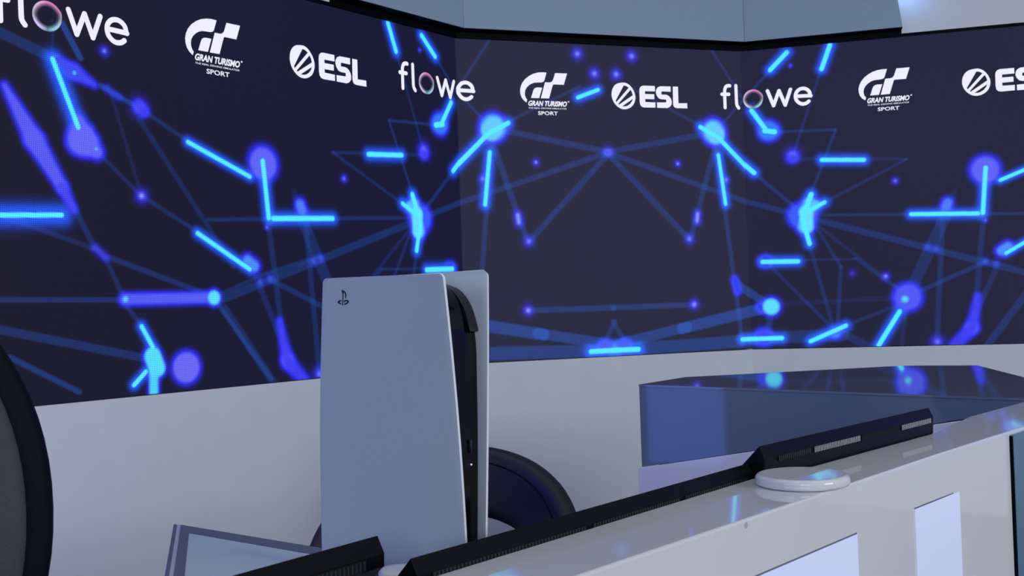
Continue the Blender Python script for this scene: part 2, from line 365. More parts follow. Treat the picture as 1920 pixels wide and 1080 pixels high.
EPS = 0.0018
def led_panel(p0, d, n, s0, s1, sbase, parent, res=0.0048, fn=picture, ext=(0, 0)):
    ns = max(2, int(round((s1 - s0) / res)) + 1); nz = int(round(HP / res)) + 1
    s = np.linspace(s0 - ext[0], s1 + ext[1], ns); z = np.linspace(ZB, ZT, nz)
    SS, ZZ = np.meshgrid(s, z); SS = SS.ravel(); ZZ = ZZ.ravel()
    co = np.empty((ns * nz, 3)); rec = -0.006
    co[:, 0] = p0.x + d.x * (SS - sbase) + n.x * rec; co[:, 1] = p0.y + d.y * (SS - sbase) + n.y * rec; co[:, 2] = ZZ
    idx = np.arange(ns * nz).reshape(nz, ns)
    q = np.stack([idx[:-1, :-1], idx[:-1, 1:], idx[1:, 1:], idx[1:, :-1]], -1).reshape(-1, 4)
    # a back shell gives the panel its depth
    a = p0 + d * (s0 - sbase); b = p0 + d * (s1 - sbase)
    a0 = a + n * rec; b0 = b + n * rec; a1 = a - n * 0.09; b1 = b - n * 0.09
    ex = []
    for zz in (ZB, ZT):
        for p in (a0, b0, b1, a1): ex.append((p.x, p.y, zz))
    N = ns * nz
    co = np.vstack([co, np.array(ex)])
    back = np.array([[0, 3, 2, 1], [4, 5, 6, 7], [1, 2, 6, 5], [2, 3, 7, 6], [3, 0, 4, 7]]) + N
    q = np.vstack([q, back])
    me = bpy.data.meshes.new('led_panel')
    me.vertices.add(len(co)); me.vertices.foreach_set('co', co.ravel())
    me.loops.add(q.size); me.loops.foreach_set('vertex_index', q.ravel().astype(np.int32))
    me.polygons.add(len(q)); me.polygons.foreach_set('loop_start', np.arange(0, q.size, 4, dtype=np.int32))
    me.update(calc_edges=True)
    col = np.ones((len(co), 4), dtype=np.float32); col[:N, :3] = fn(SS, ZZ)
    at = me.color_attributes.new('picture', 'FLOAT_COLOR', 'POINT'); at.data.foreach_set('color', col.ravel())
    uv = me.uv_layers.new(name='metres'); sz = np.zeros((len(co), 2)); sz[:N, 0] = SS; sz[:N, 1] = ZZ
    uv.data.foreach_set('uv', sz[q.ravel()].ravel().astype(np.float32))
    me.materials.append(M['led']); me.materials.append(M['led_body'])
    mi = np.zeros(len(q), dtype=np.int32); mi[-5:] = 1; me.polygons.foreach_set('material_index', mi)
    me.update()
    o = bpy.data.objects.new('led_panel', me); C.objects.link(o); o.parent = parent
    o.matrix_parent_inverse = parent.matrix_world.inverted()
    return o

vw = empty('video_wall', (P1.x, P1.y, ZB))
tag(vw, 'wide faceted LED video wall showing blue glowing network lines above the grey wall', 'video wall')
pan_l = led_panel(P1, DIR[0], NRM[0], -SH - LEN_L, -SH, -SH, vw, ext=(0, EPS)); pan_l['label'] = 'left LED panel section'
pan_m = led_panel(P1, DIR[1], NRM[1], -SH, SH, -SH, vw, ext=(EPS, EPS)); pan_m['label'] = 'middle LED panel section'
pan_r = led_panel(P2, DIR[2], NRM[2], SH, SH + LEN_R, SH, vw, ext=(EPS, 0)); pan_r['label'] = 'right LED panel section'
led_panel(PL, DWL, NWL, -2.6, 0, 0, vw, 0.05, lambda a, b: side_fill(a, b) * 1.3)  # unseen left return, glow raised as added fill
led_panel(PR, DWR, NWR, 0, 2.6, 0, vw, 0.05, side_fill)

# ------------------------------------------------------------------ logos on the video wall
def px_metric(pts, ox, oy, sc):
    return [sz_of(ox + x / sc, oy + y / sc)[:2] for x, y in pts]
def split_seams(tris):                    # keep a flat shape from cutting through a corner: subdivide along s
    return tris
def logo_mesh(name, polys, ds, dz, parent, mt=None, off=0.0015):
    """polys: list of (outer, [holes]) in (s, z); laid onto the wall"""
    bm = bmesh.new()
    for outer, holes in polys:
        loops = [outer] + holes
        flat = [p for l in loops for p in l]
        tri = tessellate_polygon([[Vector((p[0], p[1], 0)) for p in l] for l in loops])
        vs = [bm.verts.new((p[0] + ds, p[1] + dz, 0)) for p in flat]
        for t in tri:
            try: bm.faces.new([vs[i] for i in t])
            except ValueError: pass
    for sm in (-SH, SH):
        bmesh.ops.bisect_plane(bm, geom=bm.verts[:] + bm.edges[:] + bm.faces[:], plane_co=(sm, 0, 0), plane_no=(1, 0, 0))
    for v in bm.verts:
        v.co = wall_pt(v.co.x, v.co.y, off - 0.006)
    bmesh.ops.recalc_face_normals(bm, faces=bm.faces)
    me = bpy.data.meshes.new(name); bm.to_mesh(me); bm.free(); me.materials.append(mt or M['led_white'])
    o = bpy.data.objects.new(name, me); C.objects.link(o); o.parent = parent
    o.matrix_parent_inverse = parent.matrix_world.inverted()
    return o
def stroke_poly(pts, w):                  # round-ended stroke as separate convex pieces
    out = []
    for a, b in zip(pts[:-1], pts[1:]):
        dx, dy = b[0] - a[0], b[1] - a[1]; t = math.atan2(dy, dx); r = w / 2
        poly = [(b[0] + r * math.cos(t + x), b[1] + r * math.sin(t + x)) for x in np.linspace(-math.pi / 2, math.pi / 2, 9)]
        poly += [(a[0] + r * math.cos(t + x), a[1] + r * math.sin(t + x)) for x in np.linspace(math.pi / 2, 3 * math.pi / 2, 9)]
        out.append((poly, []))
    return out
def smooth_path(p, n=6):
    out = []
    P = [p[0]] + list(p) + [p[-1]]
    for i in range(1, len(P) - 2):
        a, b, c, d = [np.array(q, float) for q in P[i - 1:i + 3]]
        for t in np.linspace(0, 1, n, endpoint=False):
            out.append(tuple(0.5 * ((2 * b) + (c - a) * t + (2 * a - 5 * b + 4 * c - d) * t * t + (3 * b - a - 3 * c + d) * t ** 3)))
    out.append(tuple(p[-1])); return out
def text_polys(body, x0, x1, z0, z1, bold=0.0, shear=0.0):
    """lettering fitted to a box; returns triangles"""
    cu = bpy.data.curves.new('t', 'FONT'); cu.body = body; cu.offset = bold; cu.shear = shear; cu.resolution_u = 3
    o = bpy.data.objects.new('t', cu); C.objects.link(o)
    dg = bpy.context.evaluated_depsgraph_get(); me = bpy.data.meshes.new_from_object(o.evaluated_get(dg))
    v = np.array([q.co[:2] for q in me.vertices]); fs = [list(p.vertices) for p in me.polygons]
    bpy.data.objects.remove(o); bpy.data.curves.remove(cu); bpy.data.meshes.remove(me)
    mn, mx_ = v.min(0), v.max(0)
    v = (v - mn) / (mx_ - mn); v[:, 0] = x0 + v[:, 0] * (x1 - x0); v[:, 1] = z0 + v[:, 1] * (z1 - z0)
    return [([tuple(v[i]) for i in f], []) for f in fs]

# emblem with the swept letters
gt = dict(ox=960, oy=120, sc=9.815)
big = [(640, 155), (560, 149), (480, 155), (400, 175), (320, 215), (250, 270), (195, 340), (165, 410), (153, 480), (160, 550), (180, 610), (215, 660), (270, 705), (285, 655), (260, 620), (245, 580), (240, 530), (248, 480), (275, 430), (320, 385), (370, 355), (420, 340), (480, 337), (540, 337), (575, 328), (598, 305)]
small = [(355, 622), (395, 490), (410, 455), (435, 436), (470, 428), (560, 432), (505, 625)]
tee = [(612, 335), (700, 337), (735, 325), (760, 290), (798, 165), (1018, 172), (958, 380), (770, 372), (755, 385), (688, 630), (535, 628)]
def P_(pts, d): return px_metric(pts, d['ox'], d['oy'], d['sc'])
gt_polys = [(P_(big, gt), []), (P_(small, gt), []), (P_(tee, gt), [])]
a = P_([(305, 758), (1018, 758), (305, 658)], gt)
gt_polys += text_polys('GRAN TURISMO', a[0][0], a[1][0], a[0][1] - .003, a[2][1] - .003, 0.04, 0.3)
a = P_([(310, 808), (1008, 808), (310, 782)], gt)
gt_polys += text_polys('THE REAL DRIVING SIMULATOR', a[0][0], a[1][0], a[0][1] - .003, a[2][1] - .003, 0.01, 0.2)
a = P_([(485, 928), (850, 928), (485, 858)], gt)
gt_polys += text_polys('SPORT', a[0][0], a[1][0], a[0][1] - .002, a[2][1] - .002, 0.02, 0.0)
a = P_([(1045, 692), (1058, 692)], gt); r = abs(a[1][0] - a[0][0])
gt_polys += [([(a[0][0] + r * math.cos(t), a[0][1] + r * math.sin(t)) for t in np.linspace(0, 2 * math.pi, 10, endpoint=False)], [])]
# round emblem with three wedges and letters
es = dict(ox=1140, oy=140, sc=12)
ring = [(330, 175), (400, 180), (470, 215), (530, 275), (580, 350), (612, 430), (624, 500), (615, 580), (580, 670), (520, 730), (450, 765), (385, 775), (310, 765), (230, 720), (170, 660), (125, 590), (97, 510), (88, 440), (97, 350), (130, 270), (180, 215), (250, 185)]
hA = [(360, 238), (415, 250), (475, 290), (195, 615), (180, 580)]
hB = [(515, 335), (545, 390), (565, 460), (255, 672), (238, 652)]
hC = [(568, 540), (545, 600), (500, 660), (440, 700), (385, 712), (325, 710)]
eE = [(1060, 252), (800, 243), (750, 260), (720, 300), (713, 350), (720, 600), (735, 680), (770, 720), (820, 735), (1075, 738), (1073, 622), (848, 612), (842, 545), (1050, 548), (1047, 438), (840, 432), (838, 368), (1065, 372)]
eS = [(1415, 262), (1180, 258), (1120, 285), (1088, 340), (1085, 410), (1105, 470), (1150, 530), (1210, 552), (1310, 555), (1320, 575), (1320, 610), (1310, 622), (1110, 622), (1115, 742), (1340, 748), (1400, 720), (1438, 670), (1442, 600), (1425, 540), (1390, 490), (1340, 455), (1290, 445), (1215, 445), (1208, 430), (1208, 385), (1220, 373), (1418, 382)]
eL = [(1465, 265), (1582, 268), (1592, 640), (1788, 640), (1795, 755), (1560, 750), (1510, 735), (1480, 700), (1472, 650)]
ringm = smooth_path(P_(ring, es) + [P_(ring, es)[0]], 4)[:-1]
es_polys = [(ringm, [P_(hA, es), P_(hB, es), P_(hC, es)]), (P_(eE, es), []), (P_(eS, es), []), (P_(eL, es), [])]
# rounded lower-case lettering with a soap bubble for the o
fl = dict(ox=1340, oy=140, sc=9.6)
sw = 64 / 9.6 * 6.35 / F
paths = [smooth_path([(278, 197), (240, 197), (207, 217), (190, 262), (186, 320), (195, 590)]), [(137, 350), (262, 350)],
         smooth_path([(388, 195), (400, 480), (410, 550), (440, 597)]), [(950, 290), (1060, 555), (1157, 285), (1270, 545), (1363, 262)],
         smooth_path([(1500, 385), (1600, 380), (1720, 375), (1722, 372), (1700, 300), (1650, 258), (1590, 245), (1520, 265), (1470, 320), (1455, 390), (1475, 460), (1530, 510), (1590, 525), (1650, 510), (1695, 475)])]
fl_polys = []
for p in paths: fl_polys += stroke_poly(P_(p, fl), sw)
bub_c = P_([(690, 437)], fl)[0]; bub_r = 180 / 9.6 * 6.35 / F

def bubble(ds, dz, parent):
    n = 72; rr = [1.0, 0.93, 0.84, 0.74, 0.60]; vs = []; cols = []; fs = []
    for k, q in enumerate(rr):
        for i in range(n):
            t = 2 * math.pi * i / n; rad = q * bub_r * (1 + 0.05 * math.exp(-((t - 0.35) / 0.25) ** 2))
            s = bub_c[0] + ds + rad * math.cos(t); z = bub_c[1] + dz + rad * math.sin(t)
            vs.append(wall_pt(s, z, -0.0045))
            top = max(0, math.sin(t)); bot = max(0, -math.sin(t)); left = max(0, -math.cos(t)); right = max(0, math.cos(t))
            pink = np.array((0.75, 0.25, 0.6)); cyan = np.array((0.25, 0.75, 0.95)); pur = np.array((0.45, 0.25, 0.8)); wht = np.array((0.75, 0.8, 0.95)); mag = np.array((0.75, .2, .8))
            cc = pink * top + cyan * bot * (0.35 + .65 * right) + mag * bot * left + wht * left * .55 + wht * right * .45 * (1 - top)
            amp = [0.55, 1.0, 0.35 + 0.6 * bot + .3 * top, 0.10 + 0.3 * bot * bot + .12 * top, 0.0][k]
            bgc = BGL if s < -SH else (BGM if s < SH else BGR)
            cols.append(list(bgc + (cc - bgc) * min(1, amp)) + [1])
    for k in range(len(rr) - 1):
        for i in range(n):
            j = (i + 1) % n; fs.append((k * n + i, k * n + j, (k + 1) * n + j, (k + 1) * n + i))
    o = mesh('bubble_letter', vs, fs, M['led_mark'], parent)
    at = o.data.color_attributes.new('picture', 'FLOAT_COLOR', 'POINT')
    at.data.foreach_set('color', np.array(cols, dtype=np.float32).ravel())
    o['label'] = 'iridescent soap bubble standing for the letter o'
    return o
def shift(px_new, px_ref):
    a = sz_of(*px_new); b = sz_of(*px_ref); return a[0] - b[0], a[1] - b[1]
for new, par in (((451.2, 47.9), pan_l), ((1063.7, 137.5), pan_m), ((1705.6, 125.8), pan_r)):
    ds, dz = shift(new, (1063.7, 137.5)); logo_mesh('emblem_logo', gt_polys, ds, dz, par)['label'] = 'white swept racing emblem with lettering'
    print('GT', round(ds, 3), round(dz, 3))
for new, par in (((688.3, 162.3), pan_l), ((1289.6, 202.9), pan_m), ((1804 + 142.3, 185), pan_r)):
    ds, dz = shift(new, (1289.6, 202.9))
    if par is pan_r: ds, dz = shift((1804, 153.8), (1147.3, 176.7))
    logo_mesh('round_logo', es_polys, ds, dz, par)['label'] = 'white round emblem with three block letters'
    print('ES', round(ds, 3), round(dz, 3))
for new, par in (((242.4, 63), pan_l), ((890.7, 171), pan_l), ((1522.8, 179.1), pan_r)):
    ds, dz = shift(new, (1522.8, 179.1)); logo_mesh('lettering_logo', fl_polys, ds, dz, par)['label'] = 'white rounded lower-case lettering'
    bubble(ds, dz, par)
    print('FL', round(ds, 3), round(dz, 3))

# ------------------------------------------------------------------ room
def wall_slab(name, a, b, n, z0, z1, off, th, m, **kw):
    p = [a + n * off, b + n * off, b - n * th, a - n * th]
    return prism([(q.x, q.y) for q in p], z0, z1)
HT = 4.2
def wall(name, a, b, n, m=M['wall']):
    lo = wall_slab(name, a, b, n, 0.0, ZB - 0.004, 0.0, 0.10, m)
    up = wall_slab(name, a, b, n, ZT + 0.018, HT, 0.0, 0.10, m)
    bk = wall_slab(name, a, b, n, ZB - 0.004, ZT + 0.018, -0.093, 0.10, m)
    o = mesh(name, *merge([lo, up, bk]), m); return tag(o, kind='structure')
wall('wall_left', PL, P1, NRM[0]); wall('wall_back', P1, P2, NRM[1]); wall('wall_right', P2, PR, NRM[2])
wall('wall_far_left', PL - DWL * 2.6, PL, NWL); wall('wall_far_right', PR, PR + DWR * 2.6, NWR)
fl_poly = [(-9, -5), (9, -5), (9, 9), (-9, 9)]
tag(mesh('floor', *prism(fl_poly, -0.1, 0.0), M['floor']), kind='structure')
tag(mesh('ceiling', *prism(fl_poly, HT, HT + 0.1), M['ceiling']), kind='structure')
# black trim between the video wall and the upper wall
tr = merge([wall_slab('', PL, P1, NRM[0], ZT, ZT + 0.018, 0.002, 0.09, None), wall_slab('', P1, P2, NRM[1], ZT, ZT + 0.018, 0.002, 0.09, None), wall_slab('', P2, PR, NRM[2], ZT, ZT + 0.018, 0.002, 0.09, None)])
tag(mesh('trim_1', *tr, M['black_trim']), kind='structure')
# hanging fascia in front of the upper wall
DF = 0.085
zf = at_plane(1397.7, 78, Vector((*corner(1, DF), 0)), Vector((0, 1, 0))).z
print('fascia bottom', zf, 'led top', ZT)
c0 = corner(0, DF); c1 = corner(1, DF)
def on_line(u, v, k, base, off):
    n = Vector((NRM[k].x, NRM[k].y, 0)); b = base + NRM[k] * off
    return at_plane(u, v, Vector((b.x, b.y, 0)), n)
e_bot = on_line(1692.5, 55.5, 2, P2, DF); e_top = on_line(1682.5, 0, 2, P2, DF)
qr = (Vector((e_bot.x, e_bot.y)) - P2).dot(DIR[2]); qr2 = (Vector((e_top.x, e_top.y)) - P2).dot(DIR[2])
slope = (qr2 - qr) / (e_top.z - e_bot.z)
ZH = 3.35
def fascia(name, a, b, c, d, z0, ea=0, eb=0):
    # a,b front bottom; c,d matching wall-side points; ea/eb lean of the ends per metre of height
    dd = (b - a).normalized(); h = ZH - z0
    P = [(a.x, a.y, z0), (b.x, b.y, z0), (d.x, d.y, z0), (c.x, c.y, z0)]
    at_, bt = a + dd * (ea * h), b + dd * (eb * h); ct, dt = c + dd * (ea * h), d + dd * (eb * h)
    P += [(at_.x, at_.y, ZH), (bt.x, bt.y, ZH), (dt.x, dt.y, ZH), (ct.x, ct.y, ZH)]
    fs = [(3, 2, 1, 0), (4, 5, 6, 7), (0, 1, 5, 4), (1, 2, 6, 5), (2, 3, 7, 6), (3, 0, 4, 7)]
    return P, fs
aL = P1 + NRM[0] * DF - DIR[0] * qr; aLw = P1 + NRM[0] * 0.004 - DIR[0] * qr
bR = P2 + NRM[2] * DF + DIR[2] * qr; bRw = P2 + NRM[2] * 0.004 + DIR[2] * qr
w0 = corner(0, 0.004); w1 = corner(1, 0.004); gp = 0.0012
def tri_fascia(nm, m, args, **kw): 
    o = mesh(nm, *fascia(nm, *args, **kw), m); return tag(o, kind='structure')
zf_l = zf
tri_fascia('trim_2', M['fascia'], (aL, c0 - DIR[0] * gp, aLw, w0 - DIR[0] * gp, zf_l), ea=-slope)
tri_fascia('trim_3', M['fascia'], (c0 + DIR[1] * gp, c1 - DIR[1] * gp, w0 + DIR[1] * gp, w1 - DIR[1] * gp, zf))
tri_fascia('trim_4', M['fascia'], (c1 + DIR[2] * gp, bR, w1 + DIR[2] * gp, bRw, zf), eb=slope)
# dark soffit edge under the fascia
def soffit(a, b, c, d, z0, z1):
    return prism([(a.x, a.y), (b.x, b.y), (d.x, d.y), (c.x, c.y)], z0, z1)
ins = 0.006
sf = merge([soffit(aL - NRM[0] * ins, c0 - NRM[0] * ins, aLw, w0, zf - 0.004, zf - .0005), soffit(c0 - NRM[1] * ins, c1 - NRM[1] * ins, w0, w1, zf - 0.004, zf - .0005), soffit(c1 - NRM[2] * ins, bR - NRM[2] * ins, w1, bRw, zf - 0.004, zf - .0005),
            wall_slab('', P1 - DIR[0] * qr, P1, NRM[0], ZT + 0.0, zf - .0045, 0.012, 0.0, None), wall_slab('', P1, P2, NRM[1], ZT, zf - .0045, 0.012, 0.0, None), wall_slab('', P2, P2 + DIR[2] * qr, NRM[2], ZT, zf - .0045, 0.012, 0.0, None)])
tag(mesh('trim_5', *sf, M['black_trim']), kind='structure')
# blue accent lamps hidden behind both fascia ends
for e, n, d, k in ((P2 + DIR[2] * (qr + slope * .30), NRM[2], 2, 1), (P1 - DIR[0] * (qr + slope * .30), NRM[0], 0, -1)):
    l = bpy.data.lights.new('blue_accent_lamp', 'AREA'); l.shape = 'RECTANGLE'; l.size = 0.04; l.size_y = 0.30; l.energy = 0.9; l.color = (0.18, 0.38, 1.0)
    o = bpy.data.objects.new('blue_accent_lamp', l); C.objects.link(o)
    dirv = Vector((DIR[d].x * k, DIR[d].y * k, 0)); p = e + n * 0.060 - DIR[d] * k * 0.02
    o.location = (p.x, p.y, ZT + 0.34); tv = dirv * 0.7 - Vector((n.x, n.y, 0)) * 0.9
    o.rotation_euler = tv.to_track_quat('-Z', 'Z').to_euler()

# ------------------------------------------------------------------ slate and pale side desk at the back
HS = -0.292; ZS = CZ + HS
tp = [at_z(1197.5, 721, HS), at_z(1920, 747, HS), at_z(1975, 742, HS), at_z(2010, 730, HS), at_z(1832, 685, HS), at_z(1695, 685.5, HS), at_z(1285, 707, HS)]
A = tp[0]; B = tp[1]; fd = Vector((B.x - A.x, B.y - A.y, 0)); fl_len = fd.length; fd.normalize(); fn_ = Vector((fd.y, -fd.x, 0))
if fn_.dot(CAM - A) < 0: fn_ = -fn_
sd = empty('reception_desk', (A.x, A.y, 0))
tag(sd, 'angular two-tone glossy desk with slate top behind the white counter', 'desk')
poly = [(p.x, p.y) for p in tp]
mesh('desk_top', *prism(poly, ZS - 0.006, ZS), M['dark_top'], sd)['label'] = 'glossy slate top'
bl = at_plane(1199, 876.5, A, fn_); br = at_plane(1813, 782, A, fn_)
B2 = A + fd * (fl_len)
def zline(p): 
    t = (p - bl).dot(fd) / (br - bl).dot(fd); return bl.z + (br.z - bl.z) * t
thk = 0.03; bk = -fn_
zA = zline(A); zB = min(zline(B2), ZS - 0.03)
vs = [A + bk * 0.002, B2 + bk * 0.002, B2 + bk * thk, A + bk * thk]
mesh('upper_facet', *prism([(q.x, q.y) for q in vs], [zA, zB, zB, zA], ZS - 0.0062), M['dark_gloss'], sd)['label'] = 'glossy slate facet'
Al = A - fd * 0.008 + fn_ * 0.010; Bl = B2 + fn_ * 0.010
vs = [Al, Bl, B2 + bk * thk, A - fd * 0.008 + bk * thk]
mesh('lower_facet', *prism([(q.x, q.y) for q in vs], 0.0, [zA - .003, zB - .003, zB - .003, zA - .003]), M['light_base'], sd, bevel=0.002)['label'] = 'glossy pale grey facet'
inner = [(p.x, p.y) for p in tp]; cx = sum(p[0] for p in inner) / 7; cy = sum(p[1] for p in inner) / 7
inner = [(cx + (x - cx) * .93, cy + (y - cy) * .93) for x, y in inner]
mesh('desk_body', *prism(inner, 0.0, ZS - 0.0065), M['dark_gloss'], sd)

pc = at_plane(1285, 800, A, fn_); dv_ = (pc - CAM).normalized(); rv = dv_ - 2 * dv_.dot(fn_) * fn_
bp_ = pc + rv * 2.75
print('blue lamp', bp_)
area('added_blue_lamp', (bp_.x, bp_.y, bp_.z + 0.17), (pc.x, pc.y, bp_.z + 0.17), 0.44, 0.75, 3.2, (0.12, 0.20, 1.0))  # unseen lamp, added so its reflection makes the desk's blue patch

# ------------------------------------------------------------------ white counter
HL = -0.295; ZL = CZ + HL
f_px = [(1086.5, 1078.8), (1320, 999.2), (1620, 898.7), (1762, 850.5), (1920, 800)]
fa = at_z(*f_px[0], HL); fb = at_z(*f_px[3], HL); fe = at_z(*f_px[4], HL)
cdir = (fb - fa).normalized(); cn = Vector((cdir.y, -cdir.x, 0))
f0 = fa - cdir * 0.62; f2 = fb + (fe - fb) * 1.35
b1a = at_z(770, 1047, -0.2725); b1b = at_z(1412, 866, -0.2725)
b2a = at_z(1413, 838, -0.243); b2b = at_z(1741, 763.5, -0.243)
b1b = b1b - (b1b - b1a).normalized() * .016; b2a = b2a + (b2b - b2a).normalized() * .017
b0b = at_z(708, 1004, -0.262); b0m = at_z(440, 1078, -0.262)
b0d = (b0b - b0m).normalized(); b0a = b0b - b0d * (b1b - b1a).length
back1 = at_z(1815, 781.5, HL); back2 = at_z(1920, 753, HL); back3 = back2 + (back2 - back1) * .05
print('lens', (b1b - b1a).length, (b2b - b2a).length)
def perp(d):
    p = Vector((-d.y, d.x, 0)); return p.normalized()
d1 = Vector((b1b.x - b1a.x, b1b.y - b1a.y, 0)).normalized(); d2 = Vector((b2b.x - b2a.x, b2b.y - b2a.y, 0)).normalized()
p1, p2, p0 = perp(d1), perp(d2), perp(b0d)
ct = empty('white_counter', (fa.x, fa.y, 0))
tag(ct, 'long glossy white counter with backlit front panels running to the right edge', 'counter')
def hl(v): return Vector((v.x, v.y, 0))
back = [hl(back3), hl(back2), hl(back1), hl(b2b) - p2 * 0.0112, hl(b2a) - p2 * 0.0112, hl(b1b) - p1 * 0.0105, hl(b1a) - p1 * 0.0105 + d1 * .0, hl(b1a) - p1 * 0.03, hl(b1a) - d1 * .4 - p1 * .05]
poly = [f0, fa, fb, f2] + back
poly = [(p.x, p.y) for p in poly]
cto = mesh('counter_top', *prism(poly, ZL - 0.045, ZL), M['white_gloss'], ct)
bm = bmesh.new(); bm.from_mesh(cto.data)
te = [e for e in bm.edges if all(abs(v.co.z - ZL) < 1e-5 for v in e.verts)]
bmesh.ops.bevel(bm, geom=te, offset=0.004, segments=4, profile=0.5, affect='EDGES'); bm.to_mesh(cto.data); bm.free()
# front carcass below the slab
c2 = (fe - fb).normalized(); cn2 = Vector((c2.y, -c2.x, 0))
th = 0.05
fr = [f0 + cn * 0.0, fb, f2, f2 - cn2 * th, fb - cn * th, f0 - cn * th]
mesh('front_panel', *prism([(p.x, p.y) for p in fr], 0.0, ZL - 0.0450), M['white_gloss'], ct)
# backlit acrylic insets
def inset(us, pa, nrm, dr):
    (u0, u1), (v0, v1) = us
    a = at_plane(u0, v0, pa, nrm); b = at_plane(u1, v1, pa, nrm)
    return a, b
for (u0, v0), (u1, v1) in (((1421, 1080), (1606, 1001)), ((1714, 955), (1882.5, 887.5))):
    a = at_plane(u0, v0, fa, cn); b = at_plane(u1, v1, fa, cn)
    if u0 < 1500: a = a - cdir * 0.012; 
    dv = hl(b - a).normalized()
    a2, b2_ = a + cn * 0.0015, b + cn * 0.0015
    back_ = [b - cn * .004, a - cn * .004]
    z0 = 0.18
    pz = [(a2.x, a2.y), (b2_.x, b2_.y), (back_[0].x, back_[0].y), (back_[1].x, back_[1].y)]
    mesh('light_panel', *prism(pz, z0, [a.z, b.z, b.z, a.z]), M['acrylic'], ct)['label'] = 'pale lavender backlit acrylic panel'
    a3, b3 = a + cn * .001 - dv * .0, b + cn * .001
    pz = [(a3.x, a3.y), (b3.x, b3.y), (back_[0].x, back_[0].y), (back_[1].x, back_[1].y)]
    mesh('panel_joint', *prism(pz, [a.z + .0004, b.z + .0004, b.z + .0004, a.z + .0004], [a.z + .0022, b.z + .0022, b.z + .0022, a.z + .0022]), M['frame_grey'], ct)

sp0 = at_plane(1399, 985, fa, cn) + cn * 0.0004
sv = [sp0 + cdir * (0.0042 * math.cos(t)) + Vector((0, 0, 0.0042 * math.sin(t))) for t in np.linspace(0, 2 * math.pi, 20, endpoint=False)]
sb = [v - cn * 0.001 for v in sv]
mesh('scuff_mark', sv + sb, [tuple(range(20)), tuple(range(20, 40))[::-1]] + [(i, (i + 1) % 20, 20 + (i + 1) % 20, 20 + i) for i in range(20)], M['scuff'], ct)['label'] = 'small grey scuff mark'

# ------------------------------------------------------------------ lower work desk behind the monitors
HW = -0.357; ZW = CZ + HW
k0 = at_z(325.5, 981.5, HW); k1 = at_z(570, 1022, HW); kl = at_z(308, 1080, HW)
kd = hl(k1 - k0).normalized(); kz = hl(kl - k0).normalized()
wd_ = empty('work_desk', (k0.x, k0.y, 0))
tag(wd_, 'low work desk with frosted glass top and grey metal frame beneath the console', 'desk')
K1 = k0 + kd * 1.0; # edge towards the counter follows the monitors
def meet(a, da, b, db):
    dt = da.x * db.y - da.y * db.x; t = ((b.x - a.x) * db.y - (b.y - a.y) * db.x) / dt
    return hl(a) + hl(da) * t
X1 = meet(k0, kd, hl(b1a) + p1 * .004, d1); K2 = meet(k0, kz, hl(b0b) + p0 * 0.02, hl(b0d))
q = [k0, X1, hl(b1a) + p1 * 0.004, hl(b0b) - p0 * .06 - hl(b0d) * .05, K2]
q = [hl(x) for x in q]
def bandquad(o0, o1, w0_, w1_, inward):   # strip along an edge
    f = 1 / inward.dot(kd); inward = kd * f
    return [(o0 + inward * w0_), (o1 + inward * w0_), (o1 + inward * w1_), (o0 + inward * w1_)]
inx = perp(kz) if perp(kz).dot(kd) > 0 else -perp(kz)      # from the left edge to the right
iny = perp(kd) if perp(kd).dot(kz) > 0 else -perp(kd)
mesh('desk_top', *prism([(p.x, p.y) for p in q], ZW - 0.034, ZW - 0.004), M['desk_inner'], wd_)
L0, L1 = hl(k0), hl(K2)
def wid(u_, v_=1040):
    e = at_z(315, 1040, HW); g = at_z(u_, 1040, HW); return abs((g - e).dot(inx))
bw = 0.034
wa, wb, wc = wid(323), wid(331), wid(350)
m_ = lambda band, z0, z1: prism([(p.x, p.y) for p in band], z0, z1)
mesh('edge_rail', *m_(bandquad(L0, L1, 0, wa, inx), ZW - 0.034, ZW), M['frame_grey'], wd_, bevel=0.002)['label'] = 'dark grey edge rail'
mesh('edge_rail', *m_(bandquad(L0 + kd * .0, L1, wa, wb, inx), ZW - 0.034, ZW - .0005), M['frame_light'], wd_)['label'] = 'pale stripe in the rail'
Lk = L0 + kz * (bw / iny.dot(kz))
mesh('edge_rail', *m_(bandquad(Lk, L1, wb, wc, inx), ZW - 0.034, ZW), M['frame_grey'], wd_)['label'] = 'dark grey inner rail'
mesh('back_rail', *m_([L0 + kd * (wb / inx.dot(kd)), X1, X1 - d1 * bw / abs(d1.dot(iny)), L0 + kd * (wb / inx.dot(kd)) + kz * (bw / iny.dot(kz))], ZW - 0.034, ZW), M['frame_grey'], wd_)
gi = L0 + inx * wc + iny * bw
mesh('glass_inset', *m_([L0 + kd * (wc / inx.dot(kd)) + kz * (bw / iny.dot(kz)), L0 + kd * .62 + iny * bw, hl(b1a) + d1 * .10 + p1 * .02, hl(b1a) + p1 * .02, L0 + kd * .2 + kz * .6, L0 + kd * (wc / inx.dot(kd)) + kz * .6], ZW - 0.004, ZW - .0008), M['glass_top'], wd_)
for p in (L0 + kd * .06 + kz * .06, X1 - kd * .09 - d1 * .06, L0 + kd * .06 + kz * .55, hl(b1a) + p1 * .05 + d1 * .05):
    mesh('leg', *box8((p.x, p.y, (ZW - .034) / 2), kd, iny, Vector((0, 0, 1)), .04, .04, ZW - .035), M['frame_grey'], wd_)

